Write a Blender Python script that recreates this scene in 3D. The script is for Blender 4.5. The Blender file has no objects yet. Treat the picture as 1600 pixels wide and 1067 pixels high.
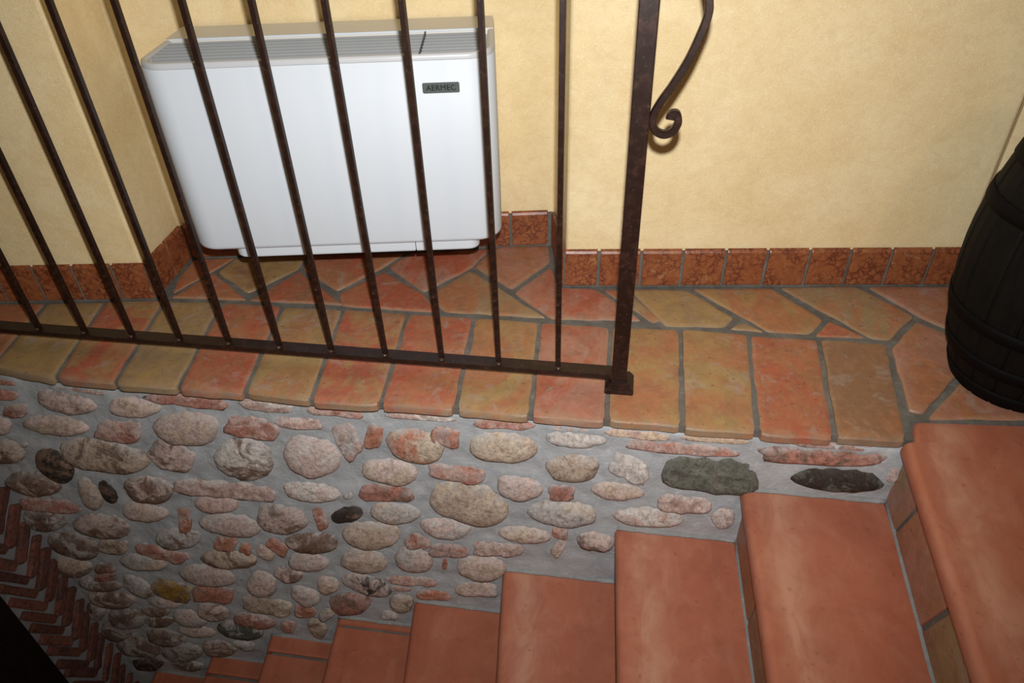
import bpy, bmesh, math, random
import numpy as np
from mathutils import Vector, Matrix, noise

random.seed(7)
rng = np.random.default_rng(7)
scene = bpy.context.scene
COL = scene.collection

# ------------------------------------------------------------------ camera, world, light, exposure
F = 1115.57                                   # focal length for a 1600 px wide frame
YAW, PIT, ROLL = -0.17369, 0.64843, -0.03537
CAM = np.array([-0.01936, -1.04867, 0.8959])
fw = np.array([math.sin(YAW) * math.cos(PIT), math.cos(YAW) * math.cos(PIT), -math.sin(PIT)])
_rt = np.array([math.cos(YAW), -math.sin(YAW), 0.0])
_up = np.cross(_rt, fw)
RT = _rt * math.cos(ROLL) + _up * math.sin(ROLL)
UP = -_rt * math.sin(ROLL) + _up * math.cos(ROLL)

cd = bpy.data.cameras.new('camera')
cd.sensor_width = 36.0
cd.lens = F / 1600 * 36.0
cd.clip_start = 0.01
cam = bpy.data.objects.new('camera', cd)
COL.objects.link(cam)
cam.matrix_world = Matrix(((RT[0], UP[0], -fw[0], CAM[0]), (RT[1], UP[1], -fw[1], CAM[1]),
                           (RT[2], UP[2], -fw[2], CAM[2]), (0, 0, 0, 1)))
scene.camera = cam


def ray(u):
    return fw + RT * (u[0] - 800) / F - UP * (u[1] - 533.5) / F


def at_z(u, z=0.0):                           # the point of a horizontal plane seen at a pixel
    d = ray(u)
    return CAM + d * (z - CAM[2]) / d[2]


def at_plane(u, p, n):
    d = ray(u)
    p = np.asarray(p, float); n = np.asarray(n, float)
    return CAM + d * ((p - CAM) @ n) / (d @ n)


w = bpy.data.worlds.new('world')
scene.world = w
w.use_nodes = True
bg = w.node_tree.nodes['Background']
bg.inputs[0].default_value = (1.0, 0.72, 0.42, 1)
bg.inputs[1].default_value = 0.035

# the camera's own flash, just above the lens
ld = bpy.data.lights.new('camera_flash', 'SPOT')
ld.energy = 96
ld.color = (1.0, 0.985, 0.965)
ld.spot_size = math.radians(119)
ld.spot_blend = 1.0
ld.shadow_soft_size = 0.012
fl = bpy.data.objects.new('camera_flash', ld)
COL.objects.link(fl)
fpos = CAM + UP * 0.085 + RT * 0.012
aim = ray((790, 320)); aim = aim / np.linalg.norm(aim)
fl.location = fpos
fl.rotation_euler = Vector(aim).to_track_quat('-Z', 'Y').to_euler()

# a warm lamp of the room, behind the photographer to the right
lm = bpy.data.lights.new('room_lamp', 'POINT')
lm.energy = 17
lm.color = (1.0, 0.60, 0.27)
lm.shadow_soft_size = 0.11
lo = bpy.data.objects.new('room_lamp', lm)
COL.objects.link(lo)
lo.location = (0.85, -2.0, 1.65)

vs = scene.view_settings
scene.display_settings.display_device = 'sRGB'
vs.view_transform = 'Standard'
vs.look = 'None'
vs.exposure = 0.0
vs.gamma = 1.0
vs.use_curve_mapping = False

# ------------------------------------------------------------------ helpers


def link(o, parent=None):
    COL.objects.link(o)
    if parent is not None:
        o.parent = parent
    return o


def mesh_obj(name, verts, faces, mat, parent=None, smooth=False, origin=None, color=None, tint=None):
    me = bpy.data.meshes.new(name)
    vv = np.asarray(verts, float)
    if origin is not None:
        vv = vv - np.asarray(origin, float)
    me.from_pydata([tuple(v) for v in vv], [], faces)
    bm = bmesh.new(); bm.from_mesh(me)
    bmesh.ops.recalc_face_normals(bm, faces=bm.faces)
    bm.to_mesh(me); bm.free()
    if smooth:
        me.polygons.foreach_set('use_smooth', [True] * len(me.polygons))
    if mat is not None:
        me.materials.append(mat)
    o = bpy.data.objects.new(name, me)
    if origin is not None:
        o.location = tuple(origin)
    link(o, parent)
    if color is not None:
        o.color = (*color, 1)
    if tint is not None:
        o['tint'] = [float(t) for t in tint]
    return o


def empty(name, loc=(0, 0, 0)):
    o = bpy.data.objects.new(name, None)
    o.location = loc
    o.empty_display_size = 0.05
    return link(o)


def tag(o, label=None, cat=None, group=None, kind=None):
    if label: o['label'] = label
    if cat: o['category'] = cat
    if group: o['group'] = group
    if kind: o['kind'] = kind
    return o


def bm_obj(name, bm, mat, parent=None, smooth=False):
    bmesh.ops.recalc_face_normals(bm, faces=bm.faces)
    me = bpy.data.meshes.new(name)
    bm.to_mesh(me); bm.free()
    if smooth:
        me.polygons.foreach_set('use_smooth', [True] * len(me.polygons))
    me.materials.append(mat)
    o = bpy.data.objects.new(name, me)
    return link(o, parent)


def bm_box(c, s, bevel=0.0, rot=None, segs=2):
    bm = bmesh.new()
    bmesh.ops.create_cube(bm, size=1.0)
    bmesh.ops.scale(bm, vec=s, verts=bm.verts)
    if bevel:
        bmesh.ops.bevel(bm, geom=bm.edges[:], offset=bevel, segments=segs, affect='EDGES', profile=0.6)
    if rot is not None:
        bmesh.ops.rotate(bm, matrix=rot, verts=bm.verts)
    bmesh.ops.translate(bm, vec=c, verts=bm.verts)
    return bm


def loops_mesh(loops, cap0=True, cap1=True):
    """stacked closed loops of equal length -> verts, faces"""
    n = len(loops[0]); verts = [p for l in loops for p in l]; faces = []
    for a in range(len(loops) - 1):
        for i in range(n):
            j = (i + 1) % n
            faces.append((a * n + i, a * n + j, (a + 1) * n + j, (a + 1) * n + i))
    if cap0: faces.append(tuple(range(n))[::-1])
    if cap1: faces.append(tuple((len(loops) - 1) * n + i for i in range(n)))
    return verts, faces


def ccw(poly):
    a = sum(poly[i][0] * poly[(i + 1) % len(poly)][1] - poly[(i + 1) % len(poly)][0] * poly[i][1] for i in range(len(poly)))
    return poly if a > 0 else poly[::-1]


def inset(poly, d):
    """move every edge of a ccw polygon inwards by d (number or one per edge)"""
    n = len(poly); out = []
    dd = [d] * n if np.isscalar(d) else list(d)
    P = [np.array(p[:2], float) for p in poly]
    for i in range(n):
        a, b, c = P[i - 1], P[i], P[(i + 1) % n]
        e0 = (b - a) / (np.linalg.norm(b - a) + 1e-9); e1 = (c - b) / (np.linalg.norm(c - b) + 1e-9)
        n0 = np.array([-e0[1], e0[0]]); n1 = np.array([-e1[1], e1[0]])
        d0, d1 = dd[i - 1], dd[i]
        cr = e0[0] * e1[1] - e0[1] * e1[0]
        if abs(cr) < 0.15:
            out.append(b + (n0 * d0 + n1 * d1) / 2)
        else:
            p = a + n0 * d0; q = b + n1 * d1
            t = ((q - p)[0] * e1[1] - (q - p)[1] * e1[0]) / cr
            out.append(p + e0 * t)
    return out


def organic(poly, rnd=0.012, step=0.035, jit=0.0012):
    """round the corners of a polygon and make its edges a little uneven"""
    n = len(poly); out = []
    P = [np.array(p[:2], float) for p in poly]
    for i in range(n):
        a, b, c = P[i - 1], P[i], P[(i + 1) % n]
        la, lc = np.linalg.norm(a - b), np.linalg.norm(c - b)
        r = min(rnd * rng.uniform(.6, 1.3), la * .3, lc * .3)
        p = b + (a - b) / la * r; q = b + (c - b) / lc * r
        out += [p, b * .5 + (p + q) * .25, q]
        m = int(max(0, (lc - 2 * r) // step))
        q2 = c + (b - c) / lc * min(rnd, lc * .3)
        for k in range(1, m + 1):
            t = k / (m + 1)
            out.append(q + (q2 - q) * t + rng.normal(0, jit, 2))
    return out


# ------------------------------------------------------------------ materials
class NT:
    def __init__(self, name):
        self.m = bpy.data.materials.new(name)
        self.m.use_nodes = True
        self.t = self.m.node_tree
        self.b = self.t.nodes['Principled BSDF']

    def n(self, typ, **kw):
        nd = self.t.nodes.new(typ)
        for k, v in kw.items():
            if k in ('blend_type', 'data_type', 'operation', 'feature', 'attribute_type', 'attribute_name', 'interpolation_type', 'musgrave_type', 'distance'):
                setattr(nd, k, v)
            else:
                s = nd.inputs[int(k[1:])] if k[0] == 'i' and k[1:].isdigit() else nd.inputs[k.replace('_', ' ')]
                self.set(s, v)
        return nd

    def set(self, s, v):
        if isinstance(v, bpy.types.NodeSocket):
            self.t.links.new(v, s)
        elif isinstance(v, (tuple, list)) and len(v) == 3 and s.type == 'RGBA':
            s.default_value = (*v, 1)
        else:
            s.default_value = v

    def coords(self, scale=(1, 1, 1), rnd=True, kind='Object'):
        tc = self.n('ShaderNodeTexCoord')
        v = tc.outputs[kind]
        if rnd:
            oi = self.n('ShaderNodeObjectInfo')
            mm = self.n('ShaderNodeMath', operation='MULTIPLY', i0=oi.outputs['Random'], i1=37.0)
            cx = self.n('ShaderNodeCombineXYZ', i0=mm.outputs[0], i1=mm.outputs[0], i2=mm.outputs[0])
            va = self.n('ShaderNodeVectorMath', operation='ADD', i0=v, i1=cx.outputs[0])
            v = va.outputs[0]
        mp = self.n('ShaderNodeMapping', Vector=v, Scale=scale)
        return mp.outputs[0]

    def noise(self, v, scale, detail=4, rough=.55, dist=0.0):
        return self.n('ShaderNodeTexNoise', Vector=v, Scale=scale, Detail=detail, Roughness=rough, Distortion=dist).outputs[0]

    def ramp(self, fac, a, b, ca=(0, 0, 0), cb=(1, 1, 1)):
        r = self.n('ShaderNodeValToRGB', Fac=fac)
        r.color_ramp.elements[0].position = a; r.color_ramp.elements[1].position = b
        r.color_ramp.elements[0].color = (*ca, 1); r.color_ramp.elements[1].color = (*cb, 1)
        return r.outputs[0]

    def mix(self, f, a, b, mode='MIX'):
        x = self.n('ShaderNodeMix', data_type='RGBA', blend_type=mode)
        self.set(x.inputs[0], f); self.set(x.inputs[6], a); self.set(x.inputs[7], b)
        return x.outputs[2]

    def mul(self, a, k):
        return self.n('ShaderNodeMath', operation='MULTIPLY', i0=a, i1=k).outputs[0]

    def bump(self, h, strength=.5, dist=.002, prev=None):
        x = self.n('ShaderNodeBump', Height=h, Strength=strength, Distance=dist)
        if prev is not None: self.set(x.inputs['Normal'], prev)
        return x.outputs[0]

    def out(self, color=None, rough=None, normal=None, spec=None, metal=None, coat=None):
        if color is not None: self.set(self.b.inputs['Base Color'], color)
        if rough is not None: self.set(self.b.inputs['Roughness'], rough)
        if normal is not None: self.set(self.b.inputs['Normal'], normal)
        if spec is not None: self.set(self.b.inputs['Specular IOR Level'], spec)
        if metal is not None: self.set(self.b.inputs['Metallic'], metal)
        if coat is not None: self.set(self.b.inputs['Coat Weight'], coat)
        return self.m


def m_plaster():
    t = NT('plaster')
    v = t.coords(rnd=False)
    big = t.ramp(t.noise(v, 5, 4, .6, .6), .3, .72)
    c = t.mix(big, (.74, .56, .285), (.86, .725, .44))
    brush = t.noise(t.coords((.8, .8, 1), False), 42, 6, .7, .9)
    c = t.mix(t.mul(t.ramp(brush, .42, .68), .34), c, (.62, .44, .22))
    fleck = t.ramp(t.noise(t.coords((.9, .9, 1), False), 190, 4, .62, 2.6), .55, .66)
    c = t.mix(t.mul(fleck, .55), c, (.90, .80, .56))
    c = t.mix(t.mul(t.ramp(t.noise(v, 260, 3, .6, 1.5), .60, .70), .5), c, (.95, .88, .70))
    nb = t.bump(t.noise(v, 240, 4, .65, 1.2), .6, .0020)
    nb = t.bump(t.noise(v, 16, 3, .5), .22, .006, nb)
    return t.out(c, .62, nb, .35)


def m_tile():
    t = NT('cotto_tile')
    oi = t.n('ShaderNodeObjectInfo')
    at = t.n('ShaderNodeAttribute', attribute_type='OBJECT', attribute_name='tint')
    ed = t.n('ShaderNodeAttribute', attribute_name='edge').outputs['Fac']
    rim = t.n('ShaderNodeAttribute', attribute_name='rim').outputs['Fac']
    v = t.coords()
    f1 = t.ramp(t.noise(t.coords((1, .6, 1)), 8, 5, .62, 1.4), .43, .60)
    c = t.mix(f1, oi.outputs['Color'], at.outputs['Color'])
    f2 = t.noise(v, 24, 6, .68, .8)
    c = t.mix(t.mul(t.ramp(f2, .42, .68), .75), c, t.mix(.5, c, (.13, .085, .055)))
    c = t.mix(t.mul(t.ramp(t.noise(v, 75, 5, .7), .5, .70), .6), c, t.mix(.5, c, (.42, .27, .16)))
    rr = t.n('ShaderNodeMath', operation='MULTIPLY', i0=rim, i1=t.ramp(t.noise(v, 30, 4, .6), .38, .62)).outputs[0]
    c = t.mix(t.mul(rr, .45), c, (.36, .235, .135))
    haze = t.mul(t.ramp(t.noise(v, 17, 8, .75, 1.2), .55, .63), .42)
    c = t.mix(haze, c, (.34, .285, .245))
    c = t.mix(t.mul(t.ramp(t.noise(v, 120, 2, .5), .67, .73), .6), c, (.08, .05, .035))
    dirt = t.n('ShaderNodeMath', operation='MULTIPLY', i0=ed, i1=t.ramp(t.noise(v, 45, 6, .7), .36, .6)).outputs[0]
    c = t.mix(t.mul(dirt, .6), c, (.21, .185, .145))
    nb = t.bump(t.noise(v, 90, 6, .68), .5, .002)
    nb = t.bump(t.noise(v, 14, 3, .5), .4, .005, nb)
    r = t.n('ShaderNodeMapRange', Value=f2, i3=.36, i4=.62).outputs[0]
    return t.out(c, r, nb, .4)


def m_tread():
    t = NT('terracotta_step')
    v = t.coords()
    n1 = t.noise(v, 6, 5, .65, 1.0)
    c = t.mix(t.ramp(n1, .3, .7), (.330, .098, .054), (.405, .138, .078))
    n2 = t.noise(t.coords((1.0, .5, 1)), 22, 6, .65, .6)
    c = t.mix(t.mul(t.ramp(n2, .5, .8), .45), c, (.48, .22, .14))
    c = t.mix(t.mul(t.ramp(t.noise(v, 10, 6, .7, .6), .50, .70), .5), c, (.25, .075, .042))
    wear = t.n('ShaderNodeAttribute', attribute_name='wear')
    wf = t.n('ShaderNodeMath', operation='MULTIPLY', i0=wear.outputs['Fac'], i1=t.ramp(n2, .25, .6)).outputs[0]
    c = t.mix(t.mul(wf, .55), c, (.54, .31, .21))
    c = t.mix(t.mul(t.ramp(t.noise(v, 90, 2, .5), .68, .75), .4), c, (.20, .06, .03))
    nb = t.bump(t.noise(v, 60, 4, .6), .22, .0012)
    nb = t.bump(t.noise(v, 9, 3, .5), .3, .004, nb)
    return t.out(c, .47, nb, .4)


def m_stone():
    t = NT('stone')
    oi = t.n('ShaderNodeObjectInfo')
    at = t.n('ShaderNodeAttribute', attribute_type='OBJECT', attribute_name='tint')
    sm = t.n('ShaderNodeAttribute', attribute_name='smear').outputs['Fac']
    v = t.coords()
    c = t.mix(t.ramp(t.noise(v, 17, 6, .7, .8), .49, .58), oi.outputs['Color'], at.outputs['Color'])
    g = t.noise(v, 110, 6, .78)
    c = t.mix(t.mul(t.ramp(g, .45, .62), .75), c, t.mix(1.0, c, (.42, .37, .33), 'MULTIPLY'))
    c = t.mix(t.mul(t.ramp(t.noise(v, 170, 4, .7), .53, .66), .7), c, t.mix(1.0, c, (1.45, 1.42, 1.42), 'MULTIPLY'))
    c = t.mix(t.mul(t.ramp(t.noise(v, 30, 6, .72, .5), .56, .66), .7), c, t.mix(1.0, c, (.5, .42, .36), 'MULTIPLY'))
    mx = t.n('ShaderNodeMath', operation='MULTIPLY', i0=sm, i1=t.ramp(t.noise(v, 42, 6, .72), .42, .54)).outputs[0]
    c = t.mix(t.mul(mx, .85), c, (.44, .43, .425))
    nb = t.bump(g, .8, .0035)
    nb = t.bump(t.noise(v, 34, 5, .65), .38, .006, nb)
    return t.out(c, .8, nb, .25)


def m_mortar(name, a, b, s=1.0):
    t = NT(name)
    v = t.coords(rnd=False)
    c = t.mix(t.ramp(t.noise(v, 14 * s, 6, .65, .7), .3, .7), a, b)
    c = t.mix(t.mul(t.ramp(t.noise(v, 60, 4, .6), .55, .75), .35), c, tuple(min(1, x * 1.5) for x in b))
    nb = t.bump(t.noise(v, 160, 5, .7), .5, .003)
    nb = t.bump(t.noise(v, 35, 4, .6), .4, .006, nb)
    return t.out(c, .85, nb, .25)


def m_marble():
    t = NT('red_marble')
    v = t.coords()
    n1 = t.noise(v, 30, 4, .6, 1.5)
    mp = t.n('ShaderNodeVectorMath', operation='ADD', i0=v, i1=t.n('ShaderNodeVectorMath', operation='SCALE', i0=t.n('ShaderNodeTexNoise', Vector=v, Scale=45.0, Detail=5.0).outputs[1], i3=.035).outputs[0])
    vo = t.n('ShaderNodeTexVoronoi', Vector=mp.outputs[0], Scale=70.0, feature='DISTANCE_TO_EDGE').outputs[0]
    c = t.mix(t.ramp(n1, .35, .7), (.235, .066, .024), (.30, .108, .040))
    vein = t.ramp(vo, .01, .20, (1, 1, 1), (0, 0, 0))
    patch = t.ramp(t.noise(v, 26, 4, .6, .5), .38, .56)
    f = t.n('ShaderNodeMath', operation='MULTIPLY', i0=vein, i1=patch).outputs[0]
    c = t.mix(t.mul(f, .80), c, (.075, .013, .009))
    c = t.mix(t.mul(t.ramp(t.noise(v, 16, 5, .6, 2.5), .63, .68), .28), c, (.50, .30, .15))
    return t.out(c, .40, t.bump(t.noise(v, 90, 3, .5), .2, .001), .5)


def m_iron():
    t = NT('brown_iron')
    v = t.coords(rnd=False)
    n1 = t.noise(v, 55, 5, .65, .4)
    c = t.mix(t.ramp(n1, .48, .72), (.015, .0058, .0035), (.036, .013, .008))
    c = t.mix(t.mul(t.ramp(t.noise(v, 140, 3, .6), .62, .72), .4), c, (.10, .06, .048))
    return t.out(c, t.n('ShaderNodeMapRange', Value=n1, i3=.32, i4=.5).outputs[0], t.bump(n1, .25, .0008), .35)


def m_plain(name, c, rough, spec=.5, bump=0, metal=0.0, var=.15):
    t = NT(name)
    v = t.coords()
    n1 = t.noise(v, 30, 4, .6)
    col = t.mix(t.mul(n1, var), c, tuple(x * .55 for x in c))
    nb = t.bump(t.noise(v, 200, 3, .6), bump, .001) if bump else None
    return t.out(col, rough, nb, spec, metal)


def m_wood(name, a, b, rough=.6, axis=(6, 6, .7)):
    t = NT(name)
    v = t.coords(axis)
    n1 = t.noise(v, 14, 6, .65, 1.0)
    c = t.mix(t.ramp(n1, .35, .7), a, b)
    return t.out(c, rough, t.bump(n1, .4, .002), .12)


PLASTER, TILE, TREAD, STONE = m_plaster(), m_tile(), m_tread(), m_stone()
MORTAR = m_mortar('wall_mortar', (.32, .34, .36), (.44, .455, .47))
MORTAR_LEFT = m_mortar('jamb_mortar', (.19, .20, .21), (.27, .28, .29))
JOINT = m_mortar('step_mortar', (.20, .205, .205), (.30, .30, .295))
GROUT = m_mortar('floor_grout', (.088, .081, .070), (.175, .163, .145))
MARBLE, IRON = m_marble(), m_iron()
WHITE = m_plain('white_enamel', (.60, .65, .705), .55, .5, .08, var=.03)
GREY = m_plain('grey_plastic', (.33, .35, .365), .42, .5, 0, var=.04)
BEIGE = m_plain('beige_top', (.66, .64, .58), .45, .5, 0, var=.05)
DARKSLOT = m_plain('dark_slot', (.10, .105, .11), .7, .3)
PLATE = m_plain('badge_plate', (.10, .115, .11), .22, .5, 0)
LETTER = m_plain('badge_letter', (.03, .033, .035), .15, .6, 0, .6)
WELD = m_plain('weld_metal', (.05, .025, .018), .12, .7, 0)
BARREL = m_wood('black_barrel_wood', (.003, .0028, .0024), (.007, .0055, .004), .7)
HOOP = m_plain('hoop_iron', (.0035, .003, .003), .7, .08, 0)
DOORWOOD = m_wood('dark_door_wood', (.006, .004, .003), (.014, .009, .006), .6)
JAMBBRICK = STONE

# ------------------------------------------------------------------ plan of the landing walls (skirting face on the floor)
YW = -0.080                                   # face of the stone wall below the landing
P = [at_z(u)[:2] for u in ((0, 472), (246, 467), (300, 403), (862, 382), (879, 447), (1488, 445))]
P[0] = P[1] + (P[0] - P[1]) * 2.2
dr = (P[5] - P[4]) / np.linalg.norm(P[5] - P[4])
ang = math.radians(-16)
P6 = P[5] + np.array([dr[0] * math.cos(ang) - dr[1] * math.sin(ang), dr[0] * math.sin(ang) + dr[1] * math.cos(ang)]) * 0.85


def offset_line(pts, d):
    """open polyline moved to its left side by d"""
    out = []
    for i, p in enumerate(pts):
        ns = []
        for a, b in ((i - 1, i), (i, i + 1)):
            if 0 <= a and b < len(pts):
                e = pts[b] - pts[a]; e = e / np.linalg.norm(e)
                ns.append(np.array([-e[1], e[0]]))
        if len(ns) == 1: out.append(p + ns[0] * d)
        else:
            m = ns[0] + ns[1]; m = m / np.linalg.norm(m)
            out.append(p + m * d / (m @ ns[0]))
    return out


def wall_prism(name, pts, z0, z1, thick, mat, bevel=True):
    back = offset_line(pts, thick)
    loop = [*pts, *back[::-1]]
    v, f = loops_mesh([[(*p, z0) for p in loop], [(*p, z1) for p in loop]])
    o = mesh_obj(name, v, f, mat)
    if bevel:
        b = o.modifiers.new('soft_corners', 'BEVEL'); b.width = .008; b.segments = 3; b.limit_method = 'ANGLE'; b.angle_limit = math.radians(35)
    return o


plaster_line = offset_line(P, .008)
wb = wall_prism('wall_back', plaster_line, -.03, 2.45, .10, PLASTER)
tag(wb, 'cream yellow brushed plaster wall with a shallow niche, behind the railing', 'wall', kind='structure')
wr = wall_prism('wall_right', offset_line([P[5], P6], .008), -.03, 2.45, .10, PLASTER, False)
tag(wr, 'strip of cream plaster wall turning forward behind the black barrel', 'wall', kind='structure')

# ------------------------------------------------------------------ landing floor: grout bed, tiles
front = [(-117, 560), (-14, 572), (84, 591), (177, 600), (277, 607), (380, 615), (484, 627), (594, 632), (711, 640), (829, 650), (948, 659), (1067, 669), (1185, 676), (1306, 684), (1419, 691)]
XT1 = at_z((1425, 658))[0]
fpt = [at_z(u)[:2] for u in front]
bed = [(-2.05, fpt[0][1] + .009)] + [(p[0], p[1] + .009) for p in fpt] + [(XT1 - .008, fpt[-1][1] + .012), (XT1 - .004, -.030), (1.5, .03), (1.5, .75), (-2.05, .75)]
v, f = loops_mesh([[(*p, -.019) for p in bed], [(*p, -.0035) for p in bed]])
floor = mesh_obj('floor', v, f, GROUT)
tag(floor, 'landing floor of worn red and ochre terracotta tiles with grey joints', 'floor', kind='structure')

RED = (.38, .098, .052); ORG = (.36, .145, .066); YEL = (.34, .215, .085); PNK = (.38, .175, .120); BRN = (.255, .130, .068); OCH = (.295, .195, .10)


def floor_tile(poly, c1, c2, z=0.0, thick=.0175, lip=None, rnd=.010):
    poly = ccw([np.array(p[:2], float) for p in poly])
    o = organic(poly, rnd)
    o = ccw(o)
    tx, ty = rng.normal(0, .006, 2)
    c = np.mean(o, axis=0)
    def zz(p, dz): return (p[0], p[1], z + dz + (p[0] - c[0]) * tx + (p[1] - c[1]) * ty)
    ar = abs(sum(o[i][0] * o[i - 1][1] - o[i][1] * o[i - 1][0] for i in range(len(o)))) / 2
    k2 = min(.12, .0036 / (math.sqrt(ar) / 2.4))
    i1 = [c + (np.array(p) - c) * (1 - k2 / 3) for p in o]
    i2 = [c + (np.array(p) - c) * (1 - k2) for p in o]
    i3 = [c + (np.array(p) - c) * .88 for p in i2]
    loops = [[zz(p, -thick) for p in o], [zz(p, -.0045) for p in o], [zz(p, -.0012) for p in i1], [zz(p, 0) for p in i2], [zz(p, .0003) for p in i3]]
    v, f = loops_mesh(loops)
    t = mesh_obj('tile', v, f, TILE, floor, origin=(c[0], c[1], z), color=c1, tint=c2)
    n = len(o)
    for nm, vals in (('edge', [1, 1, .8, 0, 0]), ('rim', [1, 1, 1, 1, 0])):
        t.data.attributes.new(nm, 'FLOAT', 'POINT').data.foreach_set('value', [q for q in vals for _ in range(n)])
    t.data.polygons.foreach_set('use_smooth', [True] * len(t.data.polygons))
    t.data.set_sharp_from_angle(angle=math.radians(33))
    return t


# edge row: joints at the front arris and at the back
backj = [(-20, 472), (74, 472), (165, 470), (258, 468), (348, 471), (442, 476), (537, 481), (638, 488), (741, 494), (844, 501), (955, 508), (1063, 512), (1170, 521), (1279, 528), (1387, 536)]
rowcol = [(RED, ORG), (YEL, OCH), (RED, YEL), (YEL, ORG), (RED, PNK), (ORG, YEL), (YEL, RED), (RED, ORG), (YEL, ORG), (RED, PNK), (ORG, YEL), (YEL, ORG), (RED, ORG), (BRN, ORG)]
rowcol = [(ORG, RED), (YEL, OCH), (RED, YEL), (YEL, OCH), (RED, ORG), (ORG, YEL), (RED, YEL), (RED, ORG), (ORG, YEL), (PNK, RED), (ORG, YEL), (YEL, ORG), (RED, ORG), (BRN, ORG)]
for i in range(14):
    a, b = at_z(front[i]), at_z(front[i + 1])
    c_, d_ = at_z(backj[i + 1]), at_z(backj[i])
    q = ccw([p[:2] for p in (a, b, c_, d_)])
    q = inset(q, [.0, .0036, .0032, .0036])
    j = rng.normal(0, .002)
    q[0] = q[0] + np.array([0, j]); q[1] = q[1] + np.array([0, j])
    floor_tile(q, *rowcol[i], thick=.0175, z=rng.normal(0, .0008))
w0 = at_z(front[0])[:2]; w1 = at_z(backj[0])[:2]
for k in range(6):                                                  # the row carried on beyond the frame
    st_ = np.array([-.132, -.001])
    q = inset(ccw([w0 + st_ * (k + 1), w0 + st_ * k, w1 + st_ * k + (0, -.018 * k), w1 + st_ * (k + 1) + (0, -.018 * (k + 1))]), [.0, .0036, .0032, .0036])
    floor_tile(q, *rowcol[(k * 5 + 3) % 14], z=rng.normal(0, .0008))
rear = [
    ([(270, 457), (280, 431), (304, 404), (366, 402), (331, 423)], ORG, RED),
    ([(268, 464), (334, 427), (383, 467)], RED, ORG),
    ([(341, 424), (369, 402), (479, 398), (466, 419), (387, 457)], YEL, BRN),
    ([(389, 468), (467, 423), (534, 475)], RED, BRN),
    ([(473, 420), (492, 398), (630, 396), (598, 417), (527, 453)], ORG, RED),
    ([(533, 476), (530, 458), (598, 424), (661, 459), (682, 486)], RED, ORG),
    ([(608, 417), (640, 396), (766, 388), (738, 416), (662, 455)], RED, PNK),
    ([(668, 461), (735, 422), (850, 495), (695, 486)], OCH, ORG),
    ([(742, 416), (770, 392), (782, 384), (857, 383), (860, 408), (800, 451)], PNK, ORG),
    ([(804, 457), (859, 417), (867, 449), (932, 451), (1001, 500), (862, 497)], PNK, RED),
    ([(943, 452), (976, 452), (1033, 500), (1020, 503)], RED, OCH),
    ([(985, 452), (1074, 454), (1146, 497), (1133, 510), (1040, 508)], YEL, OCH),
    ([(1141, 513), (1158, 504), (1190, 517)], OCH, YEL),
    ([(1084, 451), (1206, 450), (1286, 499), (1266, 521), (1200, 517)], ORG, YEL),
    ([(1274, 524), (1296, 502), (1351, 527)], ORG, RED),
    ([(1220, 449), (1338, 448), (1428, 495), (1390, 531), (1361, 527)], OCH, ORG),
    ([(1358, 448), (1500, 446), (1545, 500), (1510, 526), (1437, 494)], PNK, ORG),
    ([(1394, 544), (1433, 501), (1512, 535), (1496, 584), (1442, 645), (1421, 641)], PNK, ORG),
    ([(1501, 597), (1600, 568), (1720, 575), (1720, 654), (1450, 654)], ORG, PNK),
    ([(1520, 446), (1700, 430), (1760, 520), (1720, 550), (1595, 492), (1552, 496)], RED, ORG),
]
for poly, c1, c2 in rear:
    floor_tile(inset(ccw([at_z(u)[:2] for u in poly]), -.0016), c1, c2, z=rng.normal(0, .0006))

# ------------------------------------------------------------------ skirting of red marble tiles
board_line = offset_line([*P], .002)
back_l = offset_line(board_line, .012)
loop = [*board_line, *back_l[::-1]]
v, f = loops_mesh([[(*p, -.02) for p in loop], [(*p, .088) for p in loop]])
board = mesh_obj('baseboard_back', v, f, GROUT)
tag(board, 'row of polished red marble skirting tiles along the plaster wall', 'baseboard', kind='structure')
SKH = .094


def skirt(a, b, s0, s1):
    e = (b - a) / np.linalg.norm(b - a); n = np.array([e[1], -e[0]])      # n points into the room
    def pt(s, out, z): p = a + e * s + n * out; return (p[0], p[1], z)
    th = rng.uniform(.0, .002)
    s0 += .0035; s1 -= .0035
    loops = []
    for z, out, ins in ((.001, 0, 0), (SKH - .007, 0, 0), (SKH - .002, -.003, .001), (SKH, -.008, .003)):
        pass
    prof = [(-.006, .002), (-.001 + th, .002), (.001 + th, .004), (.001 + th, SKH - .008), (-.002 + th, SKH - .003), (-.006, SKH)]
    L = [[pt(s0 + i, o, z) for o, z in prof] for i in (0.0,)] + [[pt(s0 + .002, o + .0006, z) for o, z in prof], [pt(s1 - .002, o + .0006, z) for o, z in prof], [pt(s1, o, z) for o, z in prof]]
    v, f = loops_mesh(L)
    c = np.mean(np.array(v), axis=0)
    mesh_obj('tile', v, f, MARBLE, board, origin=c)


def s_on(a, b, u):
    e = (b - a) / np.linalg.norm(b - a)
    p = at_plane(u, (*a, 0), (e[1], -e[0], 0))
    return (p[:2] - a) @ e


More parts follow.
